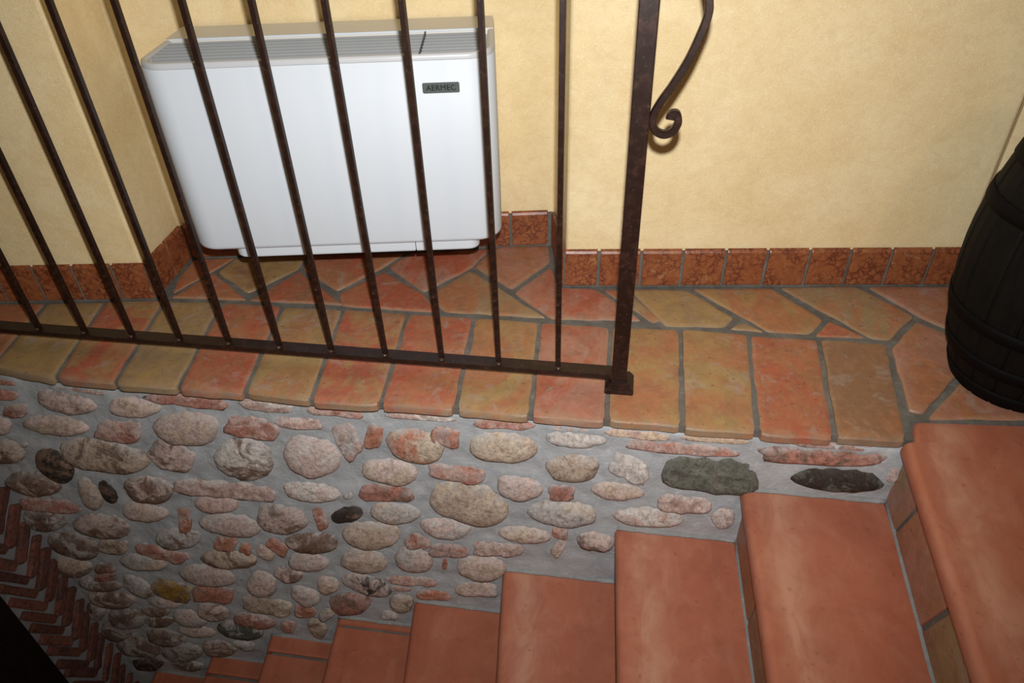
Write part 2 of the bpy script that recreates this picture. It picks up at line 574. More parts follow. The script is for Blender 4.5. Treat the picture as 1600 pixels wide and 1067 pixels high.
L01 = np.linalg.norm(P[1] - P[0])
js = [s_on(P[0], P[1], u) for u in ((0, 446), (57, 437), (119, 437), (180, 435))] + [L01]
js = [js[0] - .1 * k for k in range(int(js[0] / .1), 0, -1)] + js
for a, b in zip(js, js[1:]): skirt(P[0], P[1], a, b)
L12 = np.linalg.norm(P[2] - P[1])
for a, b in ((0.001, L12 * .52), (L12 * .52, L12)): skirt(P[1], P[2], a, b)
L23 = np.linalg.norm(P[3] - P[2])
js = [0] + [s_on(P[2], P[3], u) for u in ((798, 356), (858, 356))]
n_ = 6
js = [0.0] + [js[1] - (js[1] - .0) * (n_ - k) / n_ for k in range(1, n_)] + js[1:]
for a, b in zip(js, js[1:]): skirt(P[2], P[3], a, b)
L34 = np.linalg.norm(P[4] - P[3])
for a, b in ((.0, L34 * .5), (L34 * .5, L34)): skirt(P[3], P[4], a, b)
js = [.001] + [s_on(P[4], P[5], u) for u in ((935, 420), (1001, 420), (1065, 420), (1131, 420), (1195, 420), (1260, 420), (1323, 420), (1386, 420), (1449, 420))] + [np.linalg.norm(P[5] - P[4])]
for a, b in zip(js, js[1:]): skirt(P[4], P[5], a, b)
for k in range(6): skirt(P[5], P6, .002 + k * .1, .102 + k * .1)

# ------------------------------------------------------------------ stone wall below the landing
PKC = (.58, .445, .40); TAN = (.52, .405, .32); GRY = (.48, .445, .425); BRW = (.20, .125, .09); DRK = (.045, .032, .026)
GRN = (.13, .135, .11); RDB = (.42, .19, .145); PRB = (.50, .345, .30); ORB = (.46, .20, .13); OCR = (.40, .24, .04); WHT = (.62, .57, .53); SND = (.58, .475, .365)
CREAM = (.62, .47, .35)
#        cx   cy   hw  hh ang kind colour tint
ST = [
 (12,595,16,4,3,'b',RDB,ORB),(12,613,20,8,2,'b',RDB,BRW),(28,637,20,10,0,'b',RDB,PRB),(106,624,50,16,12,'s',PKC,BRW),(126,605,45,4,8,'b',PRB,CREAM),
 (212,632,42,16,5,'s',PKC,TAN),(295,621,64,9,6,'b',RDB,PRB),(90,660,53,15,7,'s',TAN,PKC),(189,670,36,17,4,'b',PRB,RDB),(295,665,53,27,3,'s',PKC,TAN),
 (4,660,18,15,20,'s',PKC,GRY),(14,701,32,18,2,'s',TAN,BRW),(88,722,36,20,36,'s',DRK,BRW),(165,708,77,24,9,'s',TAN,BRW),(270,708,38,20,22,'b',PKC,BRW),
 (57,751,45,18,7,'s',BRW,TAN),(143,767,30,15,55,'s',TAN,GRY),(170,764,25,10,55,'s',DRK,BRW),(236,760,42,20,6,'s',BRW,PKC),(353,761,82,11,5,'b',PRB,PKC),
 (84,786,50,9,4,'b',RDB,PRB),(228,795,38,14,8,'s',PKC,TAN),(291,808,10,20,-8,'b',ORB,PRB),(340,783,37,13,5,'s',PRB,PKC),(72,807,37,16,12,'s',BRW,GRY),
 (162,817,46,18,8,'s',PKC,BRW),(363,815,51,16,8,'s',PKC,GRY),(281,836,38,17,-3,'s',GRY,BRW),(119,848,43,18,14,'s',BRW,GRY),(179,849,24,10,5,'b',TAN,BRW),
 (253,860,44,8,14,'b',RDB,PRB),(354,845,19,10,6,'b',ORB,PRB),(386,852,10,8,10,'b',ORB,RDB),(227,873,38,12,6,'s',GRY,TAN),(115,881,34,14,9,'s',TAN,BRW),
 (167,883,17,7,0,'b',BRW,RDB),(168,897,19,5,0,'b',RDB,BRW),(158,908,36,10,8,'s',BRW,GRY),(218,911,31,11,30,'s',GRY,BRW),(270,918,33,14,15,'b',OCR,BRW),
 (327,894,46,15,8,'s',PKC,GRY),(336,924,33,12,5,'b',ORB,RDB),(361,868,46,14,4,'s',TAN,BRW),(178,932,41,12,6,'s',BRW,TAN),(261,937,27,8,4,'s',PKC,GRY),
 (153,949,17,12,30,'s',GRY,BRW),(200,961,31,17,8,'s',GRY,BRW),(246,950,25,8,5,'s',BRW,TAN),(253,966,24,8,0,'s',BRW,GRY),(335,951,28,12,12,'s',PKC,BRW),
 (299,961,29,12,12,'s',GRY,PKC),(399,965,35,10,9,'s',RDB,PKC),(418,942,41,12,11,'b',TAN,SND),(378,979,38,14,9,'s',GRN,GRY),(309,981,32,8,7,'s',PKC,GRY),
 (261,991,33,12,9,'s',BRW,GRY),(183,982,26,13,13,'s',BRW,GRY),(220,1006,37,15,7,'s',BRW,GRY),(286,1013,34,14,3,'s',GRY,BRW),(345,1008,30,11,6,'s',PKC,BRW),
 (383,1003,20,7,10,'s',GRY,WHT),(234,1033,25,8,4,'s',DRK,BRW),(296,1035,27,7,6,'s',BRW,GRY),(442,806,43,22,8,'s',PKC,BRW),(502,804,9,20,-22,'b',ORB,PRB),
 (545,799,27,11,-11,'s',DRK,BRW),(490,843,43,15,2,'s',BRW,PKC),(436,849,19,9,32,'b',ORB,RDB),(415,858,18,10,38,'s',TAN,PKC),(483,872,33,14,7,'s',PKC,GRY),
 (411,908,25,20,18,'s',PKC,GRY),(452,893,25,11,10,'s',PKC,BRW),(479,926,26,13,22,'s',PKC,GRY),(514,909,19,14,6,'s',TAN,PKC),(582,831,48,21,2,'s',TAN,PKC),
 (570,871,38,18,8,'s',TAN,PKC),(575,908,43,13,15,'s',PKC,DRK),(549,938,35,16,0,'s',RDB,BRW),(479,949,18,9,8,'b',ORB,PKC),(452,974,13,10,20,'s',PKC,RDB),
 (497,976,19,13,48,'s',TAN,BRW),(512,955,15,9,-25,'s',TAN,GRY),(654,840,21,11,8,'b',PRB,RDB),(648,868,31,20,14,'s',PKC,GRY),(645,903,40,6,5,'b',PRB,RDB),
 (628,915,18,4,5,'b',PRB,PKC),(629,937,20,14,8,'s',TAN,BRW),(610,956,14,6,8,'b',PKC,GRY),(678,925,27,6,3,'b',ORB,RDB),(747,916,34,9,3,'b',PKC,TAN),(696,875,4,13,6,'b',ORB,RDB),
 (753,882,41,19,7,'s',PKC,TAN),(702,855,33,9,5,'b',PRB,RDB),(779,853,42,9,4,'b',PRB,PKC),(874,851,8,15,38,'b',PKC,TAN),(697,820,42,15,7,'s',PKC,GRY),
 (821,831,45,12,5,'s',PKC,SND),(876,826,13,9,5,'b',PRB,ORB),(931,841,31,15,7,'s',BRW,PKC),(618,796,41,16,5,'s',GRY,TAN),(733,781,65,33,14,'s',TAN,SND),
 (812,757,39,18,9,'s',PKC,GRY),(880,797,56,19,5,'s',GRY,SND),(878,765,22,12,3,'b',RDB,PRB),(896,726,45,20,0,'s',TAN,BRW),(964,762,43,14,4,'s',PKC,TAN),
 (984,727,33,18,25,'b',WHT,GRY),(611,732,47,18,5,'s',PKC,TAN),(716,735,47,11,7,'b',PRB,RDB),(604,765,44,12,3,'b',RDB,BRW),(384,712,48,33,14,'s',WHT,BRW),
 (489,708,48,32,17,'s',PKC,WHT),(396,664,44,15,10,'b',RDB,PRB),(469,657,40,8,3,'b',PRB,WHT),(545,683,17,31,-30,'b',PRB,GRY),(586,677,14,19,14,'b',ORB,PRB),
 (652,691,50,26,8,'s',SND,ORB),(697,677,24,13,14,'b',PRB,ORB),(787,694,55,23,4,'s',SND,TAN),(899,682,50,13,4,'s',WHT,GRY),(489,764,49,14,6,'s',WHT,PKC),
 (417,630,43,8,6,'b',PRB,WHT),(523,639,46,7,6,'b',PRB,RDB),(661,648,57,5,4,'b',PRB,WHT),(787,659,48,7,4,'b',RDB,PRB),(895,666,37,4,3,'b',WHT,PRB),
 (997,675,55,6,5,'b',CREAM,PRB),(1120,682,54,6,4,'b',CREAM,SND),(1062,696,93,8,5,'b',PRB,RDB),(1284,709,101,10,3,'b',RDB,BRW),(1300,694,70,4,4,'b',PRB,RDB),
 (1110,738,77,27,4,'g',GRN,(.20,.195,.165)),(1309,745,76,17,3,'s',DRK,GRN),(1069,782,44,12,4,'b',PRB,PKC),(1016,803,61,14,2,'s',WHT,PRB),(1130,804,20,17,0,'s',PKC,WHT),
 (40,690,10,6,20,'s',GRY,TAN),(125,790,8,6,10,'s',GRY,TAN),(1395,735,9,16,20,'b',PKC,GRY),(545,770,10,7,0,'s',GRY,PKC),(-45,702,34,17,5,'s',TAN,BRW),(-45,650,30,14,5,'s',PKC,GRY),(-125,652,36,15,6,'s',TAN,GRY),(-130,700,34,16,4,'s',PKC,BRW),(-60,602,40,9,5,'b',RDB,PRB),(-150,608,32,10,5,'b',PRB,RDB),(-210,668,34,18,5,'s',GRY,TAN),(-205,722,36,15,8,'s',BRW,PKC),(-60,752,26,13,5,'s',PKC,TAN),(-280,640,34,14,4,'s',TAN,PKC),(-290,700,36,18,4,'s',PKC,GRY),
]
NW = np.array([0, -1.0, 0]); PW = np.array([0, YW, 0])

# mortar sheet with relief that swells up to every stone
xs = np.arange(-2.04, .535, .0115); zs = np.arange(-1.75, -.0175, .0115)
GX, GZ = np.meshgrid(xs, zs)
H = np.zeros_like(GX)
for j in range(GX.shape[0]):
    for i in range(GX.shape[1]):
        x, z = GX[j, i], GZ[j, i]
        H[j, i] = .0045 * noise.noise((x * 9, z * 9, 3.1)) + .0028 * noise.noise((x * 31, z * 31, 7.7)) + .0012 * noise.noise((x * 80, z * 80, 1.7))
stones = []
for cx, cy, hw, hh, an, kd, c1, c2 in ST:
    N = 26
    a = math.radians(an); ph = rng.uniform(0, 6.28, 4)
    ex = {'s': 2.25, 'b': 5.0, 'g': 4.0}[kd]
    jag = .055 if kd == 's' else .075
    o = at_plane((cx, cy), PW, NW)
    pts = []
    for k in range(N):
        t = 2 * math.pi * k / N
        ct, st = math.cos(t), math.sin(t)
        r = (abs(ct) ** ex + abs(st) ** ex) ** (-1 / ex)
        r *= 1 + jag * .7 * math.sin(2 * t + ph[0]) * .5 + jag * math.sin(3 * t + ph[1]) * .7 + jag * .5 * math.sin(5 * t + ph[2]) + rng.normal(0, .022 if kd != 's' else .008)
        ux, uy = r * ct * hw * .96, r * st * hh * .96
        u = (cx + ux * math.cos(a) - uy * math.sin(a), cy + ux * math.sin(a) + uy * math.cos(a))
        p = at_plane(u, PW, NW)
        pts.append((p[0] - o[0], p[2] - o[2]))
    pts = np.array(pts)
    mn = min(np.ptp(pts[:, 0]), np.ptp(pts[:, 1]))
    zext = max(.004, np.ptp(pts[:, 1]) / 2)
    Hs = min(.017, .24 * mn) + .002 if kd == 's' else min(.010, .25 * mn) + .002
    rings = [(1.0, -.012), (1.0, .0), (.985, .42 if kd == 's' else .75), (.92, .66 if kd == 's' else .95), (.78, .86 if kd == 's' else 1.0), (.5, .98), (.22, 1.0)]
    verts = []; sd = rng.uniform(0, 50)
    for fr, hf in rings:
        for q in pts:
            x, z = q * fr
            low = max(-1.0, min(1.0, -z / zext))
            if hf < -.001: h = hf
            else:
                h = Hs * hf * (1 + .30 * low) - (.0065 * max(0, -low) * fr * fr)
                amp = (.0028 if kd == 's' else .0045) * min(1, mn / .04)
                h += amp * noise.noise((x * 45 + sd, z * 45, sd)) * (1 if hf > .1 else .2) + amp * .5 * noise.noise((x * 110 + sd, z * 110, sd + 4)) * (1 if hf > .1 else .2)
            verts.append((x, -h, z))
    faces = []
    for r_ in range(len(rings) - 1):
        for k in range(N):
            k2 = (k + 1) % N
            faces.append((r_ * N + k, r_ * N + k2, (r_ + 1) * N + k2, (r_ + 1) * N + k))
    faces.append(tuple((len(rings) - 1) * N + k for k in range(N)))
    sk = .12 if c1 in (DRK, GRN) else 1.0
    sm = [sk * max(0.0, .55 + .6 * (q[1] / zext)) * fr ** 3 for fr, hf in rings for q in pts]
    stones.append((kd, verts, faces, o, c1, c2, sm))
    # mortar swell
    ia, ib = np.searchsorted(xs, [o[0] - .16, o[0] + .16]); ja, jb = np.searchsorted(zs, [o[2] - .13, o[2] + .13])
    sx, sz = GX[ja:jb, ia:ib] - o[0], GZ[ja:jb, ia:ib] - o[2]
    if sx.size:
        dmin = np.full(sx.shape, 9.0)
        for q in pts[::2]:
            dmin = np.minimum(dmin, np.hypot(sx - q[0], sz - q[1]))
        H[ja:jb, ia:ib] = np.maximum(H[ja:jb, ia:ib], H[ja:jb, ia:ib] * .6 + .0055 * np.exp(-(dmin / .014) ** 2))
nx, nz = len(xs), len(zs)
V = np.stack([GX.ravel(), YW - H.ravel(), GZ.ravel()], 1)
idx = np.arange(nx * nz).reshape(nz, nx)
Fq = np.stack([idx[:-1, :-1].ravel(), idx[:-1, 1:].ravel(), idx[1:, 1:].ravel(), idx[1:, :-1].ravel()], 1)
me = bpy.data.meshes.new('wall_front')
me.from_pydata(V.tolist(), [], Fq.tolist())
me.polygons.foreach_set('use_smooth', [True] * len(me.polygons))
me.materials.append(MORTAR)
wstone = link(bpy.data.objects.new('wall_front', me))
so = wstone.modifiers.new('thickness', 'SOLIDIFY'); so.thickness = .09; so.offset = -1
tag(wstone, 'rubble wall of river stones and brick pieces in grey mortar below the landing', 'wall', kind='structure')
for kd, verts, faces, o, c1, c2, sm in stones:
    k = rng.uniform(.80, 1.04)
    so_ = mesh_obj('brick' if kd == 'b' else 'stone', [(x + o[0], y + o[1], z + o[2]) for x, y, z in verts], faces, STONE, wstone, True, origin=o,
             color=tuple(min(1, c * k) for c in c1), tint=c2)
    so_.data.attributes.new('smear', 'FLOAT', 'POINT').data.foreach_set('value', sm)

# ------------------------------------------------------------------ left jamb of herringbone brick
XL = -1.45
bmj = bm_box((XL - .06, -.165, -1.05), (.12, .21, 1.42))
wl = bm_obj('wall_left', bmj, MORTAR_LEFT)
tag(wl, 'narrow return wall of thin red bricks laid in a herringbone, at the stair foot', 'wall', kind='structure')
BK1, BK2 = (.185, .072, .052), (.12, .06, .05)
kz = 0
zf = -.36
while zf > -1.62:
    for side in (0, 1):
        y0 = -.170 + rng.normal(0, .003)
        p0 = np.array([y0 + (.004 if side else -.004), zf + rng.normal(0, .002)])
        d = np.array([.083, .090]) if side else np.array([-.066, .125])
        L = np.linalg.norm(d); d = d / L
        ln = (.112 if side else .135) * rng.uniform(.93, 1.03)
        nn = np.array([-d[1], d[0]]); th = (.0148 if side else .0114) * rng.uniform(.85, 1.12)
        lo = []
        for s, inw in ((0, 1), (.006, 0), (ln * .35, 0), (ln * .7, 0), (ln - .006, 0), (ln, 1)):
            tt = th * (.8 if inw else rng.uniform(.92, 1.08)); px = .006 + (0 if inw else .004) + rng.normal(0, .0012)
            c = p0 + d * s
            lo.append([(XL - .02, *(c - nn * tt)), (XL + px - .003, *(c - nn * tt)), (XL + px, *(c - nn * tt * .6)), (XL + px, *(c + nn * tt * .6)), (XL + px - .003, *(c + nn * tt)), (XL - .02, *(c + nn * tt))])
        v, f = loops_mesh(lo)
        ctr = np.mean(np.array(v), axis=0)
        k = rng.uniform(.6, 1.25)
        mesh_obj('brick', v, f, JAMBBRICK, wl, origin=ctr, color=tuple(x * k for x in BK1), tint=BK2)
    zf -= .0575 * rng.uniform(.93, 1.07)

# dark door leaf that closes the left edge of the stairwell
door = empty('door_1', (XL, -.25, -1.72))
tag(door, 'near-black wooden door edge at the lower left', 'door', kind='structure')
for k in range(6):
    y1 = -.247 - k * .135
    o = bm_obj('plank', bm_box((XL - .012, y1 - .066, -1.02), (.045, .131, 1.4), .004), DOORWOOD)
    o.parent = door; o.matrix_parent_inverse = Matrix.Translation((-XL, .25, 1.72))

# ------------------------------------------------------------------ staircase
stairs = empty('staircase', (0, YW, -1.75))
tag(stairs, 'steep flight of terracotta steps descending left beside the rubble wall', 'stairs', kind='structure')
INV = Matrix.Translation((0, -YW, 1.75))


def sub(o, parent=stairs):
    o.parent = parent
    if parent is stairs: o.matrix_parent_inverse = INV
    return o


noses = [((1412, 692), (1532, 1067)), ((1158, 761), (1203, 1067)), ((961, 823), (964, 1067)), ((785, 887), (774, 1067)), ((646, 937), (628, 1067)),
         ((527, 961), (500, 1067)), ((422, 989), (399, 1067)), ((330, 1022), (312, 1067)), ((242, 1046), (236, 1067))]
strips = {5: .034, 6: .062, 7: .066, 8: .07}
YF = -1.06
steps = []
for i, (u0, u1) in enumerate(noses):
    A = at_plane(u0, PW, NW)
    z = A[2] if i else -.004
    if i == 0: A = at_z(u0, z)
    B = at_z(u1, z)
    d = (B - A) / (A[1] - B[1])
    if i == 8: d = (steps[7][1] - steps[7][0]) / (steps[7][0][1] - steps[7][1][1])
    A0 = A + d * (A[1] - (YW + .004)) if i else A + d * (A[1] - (-.090))
    B0 = A + d * (A[1] - YF)
    steps.append((A0, B0, z))
TH = .036


def slab(a, b, c, d_, z, name='tread', ctr=None, wear=True, nose=True, path=None):
    """tread slab: a, b nose edge (wall, room), c, d_ far edge (room, wall); rounded nose along a-b"""
    m = 14 if path is None else len(path) - 1
    r = TH / 2
    prof = [(r * .75 - r * .75 * math.cos(t), -r + r * math.sin(t)) for t in np.linspace(-math.pi / 2, math.pi / 2, 9)] if nose else [(0, -TH), (0, -.003), (.001, -.001), (.003, 0)]
    verts = []; wv = []
    a, b, c, d_ = [np.array(q[:2], float) for q in (a, b, c, d_)]
    wmax = np.linalg.norm(d_ - a)
    rows = []
    for k in range(m + 1):
        t = k / m
        p = a + (b - a) * t; q = d_ + (c - d_) * t
        if path is not None:
            p = np.array(path[k][:2], float); q = np.array((d_[0] + (c[0] - d_[0]) * (p[1] - path[0][1]) / (path[-1][1] - path[0][1]), d_[1] + (c[1] - d_[1]) * (p[1] - path[0][1]) / (path[-1][1] - path[0][1])))
        e = (q - p); ln = np.linalg.norm(e); e = e / ln
        row = []
        edge = .0025 if k in (0, m) else 0
        for s, dz in prof:
            row.append((*(p + e * s), z + dz - edge * (1 if dz > -.02 else 0)))
        for s in (.016, .036, .041, .046, .06, .08, .10, .13, ln - .004, ln):
            if s <= prof[-1][0] or s > ln: continue
            dz = -.0010 if s == .041 and nose else 0
            row.append((*(p + e * s), z + dz - edge))
        row.append((*(p + e * ln), z - TH))
        rows.append(row)
    nmin = min(len(x) for x in rows)
    rows = [x[:nmin - 1] + [x[-1]] for x in rows]
    verts = [p for row in rows for p in row]
    n = nmin; faces = []
    for k in range(m):
        for j in range(n):
            j2 = (j + 1) % n
            faces.append((k * n + j, k * n + j2, (k + 1) * n + j2, (k + 1) * n + j))
    faces.append(tuple(range(n))); faces.append(tuple(m * n + j for j in range(n)))
    ctr = np.mean(np.array(verts), axis=0)
    o = sub(mesh_obj(name, verts, faces, TREAD, None, True, origin=ctr))
    at = o.data.attributes.new('wear', 'FLOAT', 'POINT')
    vals = []
    for k in range(m + 1):
        for j in range(n):
            dd = np.linalg.norm(np.array(rows[k][j][:2]) - np.array(rows[k][0][:2]))
            up = rows[k][j][2] > z - .01
            vals.append(float(np.interp(dd, [.0, .012, .03, .046, .08, .13], [.1, .25, .85, 1.0, .45, 0])) if up and wear else 0.0)
    at.data.foreach_set('value', vals)
    es = o.modifiers.new('split', 'EDGE_SPLIT'); es.split_angle = math.radians(50)
    return o


RIS = .014                                    # how far the riser stands behind the nose above it
# the landing's top step
A0, B0, z = steps[0]
bk0 = at_z((1425, 658), z); bk1 = at_z((1600, 657), z)
e = (bk1 - bk0) / np.linalg.norm(bk1 - bk0)
far0 = bk0 + e * .36; far1 = np.array([far0[0] + (B0[0] - bk0[0]), YF, z])
def n1(y): return (A0[0] + (B0[0] - A0[0]) * (y - A0[1]) / (B0[1] - A0[1]), y)
tcn = at_z((1425, 690), z)
path = [(bk0[0] + .001, bk0[1]), ((bk0[0] + tcn[0]) / 2, (bk0[1] + tcn[1]) / 2), (tcn[0], tcn[1] - .001), n1(tcn[1] - .004)] + [n1(y) for y in np.linspace(tcn[1] - .03, YF, 12)]
slab(path[0], B0, far1, far0, z, path=path)
far2 = bk0 + e * .75
slab(bk0 + e * .367, (far1[0] + .007, YF), (far1[0] + .39, YF), far2, z, wear=False, nose=False)
for i in range(1, 9):
    A0, B0, z = steps[i]
    UA, UB, _ = steps[i - 1]
    ins = RIS + .004
    back = YW + .004
    st = strips.get(i, 0)
    def xa(y, S): return S[0][0] + (S[1][0] - S[0][0]) * (y - S[0][1]) / (S[1][1] - S[0][1])
    yy = back - st
    a = (xa(yy, steps[i]), yy); b = (B0[0], B0[1])
    c = (xa(YF, steps[i - 1]) + ins, YF); d_ = (xa(yy, steps[i - 1]) + ins, yy)
    slab(a, b, c, d_, z, wear=i in (1, 2, 3))
    if st:
        y1 = back - st + .009
        slab((xa(back, steps[i]), back), (xa(y1, steps[i]), y1), (xa(y1, steps[i - 1]) + ins, y1), (xa(back, steps[i - 1]) + ins, back), z + rng.normal(0, .001), 'tile', wear=False)
# body of the stair, one prism per step in one mesh, and riser tiles
vs_, fs_ = [], []
for i in range(9):
    A0, B0, z = steps[i]
    yb = YW + .01 if i else -.03
    def xl(y): return A0[0] + (B0[0] - A0[0]) * (y - A0[1]) / (B0[1] - A0[1]) + RIS + .004
    if i: U = steps[i - 1]; xr = lambda y: U[0][0] + (U[1][0] - U[0][0]) * (y - U[0][1]) / (U[1][1] - U[0][1]) + RIS + .004
    else: xr = lambda y: xl(y) + .74
    q = [(xl(yb), yb), (xl(YF), YF), (xr(YF), YF), (xr(yb), yb)]
    k = len(vs_)
    vs_ += [(*p, -1.75) for p in q] + [(*p, z - TH + .006 + .022) for p in q]
    fs_ += [(k, k + 1, k + 2, k + 3), (k + 4, k + 5, k + 6, k + 7)] + [(k + a, k + (a + 1) % 4, k + 4 + (a + 1) % 4, k + 4 + a) for a in range(4)]
body = sub(mesh_obj('stair_core', vs_, fs_, GROUT))
risc = [(PNK, OCH), (ORG, PNK), (OCH, BRN), (PNK, ORG), (ORG, OCH), (OCH, PNK)]
for i in range(8):
    A0, B0, z = steps[i]
    zl = steps[i + 1][2]
    def xr_(y): return A0[0] + (B0[0] - A0[0]) * (y - A0[1]) / (B0[1] - A0[1]) + RIS
    ycut = [YW + .001, -.155, -.345, -.52, -.70, -.88, YF] if i == 0 else [YW + .001, -.27, -.46, -.65, -.85, YF]
    for k in range(len(ycut) - 1):
        g = .004
        y0, y1 = ycut[k] - (g if k else 0), ycut[k + 1] + g
        zt, zb = z - TH + .001, zl + .006
        sk = .035 if i == 0 else .02
        L = [[(xr_(y0) + .012, y0, zb), (xr_(y0), y0 - .002, zb), (xr_(y0), y0 - .002 - sk * (1 if k else 0), zt), (xr_(y0) + .012, y0 - sk * (1 if k else 0), zt)],
             [(xr_(y1) + .012, y1, zb), (xr_(y1), y1 + .002, zb), (xr_(y1), y1 + .002 - sk, zt), (xr_(y1) + .012, y1 - sk, zt)]]
        v, f = loops_mesh(L)
        c1, c2 = risc[(i + k) % 6]
        sub(mesh_obj('riser_tile', v, f, TILE, None, origin=np.mean(np.array(v), axis=0), color=c1, tint=c2))

# mortar fillets where a step meets the riser and the rubble wall
for i in range(1, 9):
    A0, B0, z = steps[i]
    U = steps[i - 1]
    def fillet(p, q, out, w_):
        p, q, out = np.array(p, float), np.array(q, float), np.array(out, float)
        m = 16 if i < 5 else 6
        L = []
        for k in range(m + 1):
            c = p + (q - p) * k / m
            a, b = w_ * rng.uniform(.7, 1.3), w_ * rng.uniform(.7, 1.4)
            L.append([(*(c - out * .004), z - .004), (*(c + out * a), z - .002), (*(c + out * a * .8), z + .001), (*(c + out * a * .3), z + b * .45), (*c, z + b), (*(c - out * .004), z + b)])
        v, f = loops_mesh(L)
        sub(mesh_obj('mortar_joint', v, f, JOINT, None, True, origin=np.mean(np.array(v), axis=0)))
    def xr(y): return U[0][0] + (U[1][0] - U[0][0]) * (y - U[0][1]) / (U[1][1] - U[0][1]) + RIS - .0005
    def xl(y): return A0[0] + (B0[0] - A0[0]) * (y - A0[1]) / (B0[1] - A0[1])
    fillet((xr(YW), YW), (xr(YF), YF), (-1, 0), .0032)
    fillet((xl(YW) + .004, YW - .003), (xr(YW), YW - .003), (0, -1), .0045)

# ------------------------------------------------------------------ railing
rail = empty('railing', (0, 0, 0))
tag(rail, 'dark brown wrought iron stair railing with square bars on the tiled landing edge', 'railing')
SP = .11
XB0 = -.0114
ZR = .0373
bm = bm_box((-1.31, 0, ZR - .005), (2.60, .030, .010), .0015)
bm_obj('bottom_rail', bm, IRON, rail)
bm_obj('handrail', bm_box((-1.30, 0, .905), (2.66, .042, .014), .004), IRON, rail)
bm_obj('post', bm_box((XB0 + .0105, 0, .455), (.0280, .0270, .90), .002), IRON, rail)
bp0 = bm_box((XB0 + .012, 0, .0055), (.054, .052, .011), .0025)
base = bm_obj('base_plate', bp0, IRON, rail)
bmc = bmesh.new()
for z, h in ((.010, .025), (.0145, .0245), (.019, .0205), (.024, .0195), (.0245, .0175)):
    pass
lp = [[(XB0 + .012 + sx * h, sy * h, z) for sx, sy in ((-1, -1), (1, -1), (1, 1), (-1, 1))] for z, h in ((.0095, .0235), (.0155, .0235), (.0160, .0205), (.0220, .0200), (.0225, .0165))]
v, f = loops_mesh(lp)
bmc.free()
mesh_obj('base_collar', v, f, IRON, base)
BARX = [at_plane((u, v), (0, 0, 0), (0, 1, 0))[0] for u, v in ((62, 515), (133, 518), (207, 524), (281, 529), (358, 535), (437, 541), (518, 547), (602, 552), (690, 557), (779, 563), (872, 571))]
bar_me = None
weld_me = None
for k in range(-7, 11):
    x = (k - 11) * SP + XB0 + rng.normal(0, .0008)
    if k >= 0: x = BARX[k]
    else: x = BARX[0] + k * .107
    if bar_me is None:
        b0 = bm_obj('bar', bm_box((0, 0, 0), (.0092, .0092, .862), .001), IRON, rail); bar_me = b0.data
    else:
        b0 = link(bpy.data.objects.new('bar', bar_me), rail)
    b0.location = (x, 0, ZR + .431)
    if weld_me is None:
        bmw = bmesh.new(); bmesh.ops.create_icosphere(bmw, subdivisions=2, radius=1)
        bmesh.ops.scale(bmw, vec=(.0062, .0045, .0035), verts=bmw.verts)
        for q in bmw.verts: q.co += Vector((noise.noise(q.co * 300), noise.noise(q.co * 260 + Vector((3, 1, 2))), 0)) * .0012
        w0 = bm_obj('weld_bead', bmw, WELD, b0, True); weld_me = w0.data
    else:
        w0 = link(bpy.data.objects.new('weld_bead', weld_me), b0)
    w0.location = (.001, -.0075, -.431 + .0015)


def sweep(path, wx, wy, tp=None):
    """rectangular bar with rounded edges swept along a path in the plane y = 0 (x, z)"""
    pts = [np.array(p, float) for p in path]
    L = []
    for i, p in enumerate(pts):
        t = pts[min(i + 1, len(pts) - 1)] - pts[max(i - 1, 0)]; t = t / np.linalg.norm(t)
        n = np.array([-t[1], t[0]])
        s = 1.0 if tp is None else tp[i]
        c = []
        for a, b in ((-1, -.75), (-.75, -1), (.75, -1), (1, -.75), (1, .75), (.75, 1), (-.75, 1), (-1, .75)):
            q = p + n * a * wx / 2 * s
            c.append((q[0], b * wy / 2, q[1]))
        L.append(c)
    return loops_mesh(L)


def smooth_path(ctrl, n=8):
    out = []
    c = [np.array(p, float) for p in ctrl]
    c = [2 * c[0] - c[1]] + c + [2 * c[-1] - c[-2]]
    for i in range(1, len(c) - 2):
        for k in range(n):
            t = k / n
            out.append(.5 * ((2 * c[i]) + (-c[i - 1] + c[i + 1]) * t + (2 * c[i - 1] - 5 * c[i] + 4 * c[i + 1] - c[i + 2]) * t * t + (-c[i - 1] + 3 * c[i] - 3 * c[i + 1] + c[i + 2]) * t ** 3))
    out.append(c[-2])
    return out


ctrl = [(.020, .872), (.040, .845), (.044, .80), (.052, .755), (.068, .715), (.078, .679), (.079, .660), (.072, .634), (.060, .601), (.042, .566), (.027, .541), (.0195, .521), (.0230, .503), (.0365, .4955), (.0495, .5005), (.0560, .5140), (.0530, .5255), (.0462, .5250), (.0450, .5190)]
pth = smooth_path([(x - .0016, z) for x, z in ctrl])
v, f = sweep(pth, .0108, .0135, [1.0 + (.45 * max(0, (i - len(pth) * .87) / (len(pth) * .13))) for i in range(len(pth))])
scr = mesh_obj('scroll', v, f, IRON, rail, True)
scr.modifiers.new('split', 'EDGE_SPLIT').split_angle = math.radians(40)

# ------------------------------------------------------------------ wall convector in the niche
n3 = (P[3] - P[2]) / np.linalg.norm(P[3] - P[2])
U3 = np.array([n3[0], n3[1], 0]); N3 = np.array([n3[1], -n3[0], 0])
O3 = np.array([*P[2], 0])
ZT = .543


def hc(p): return ((p - O3) @ U3, (p - O3) @ N3)


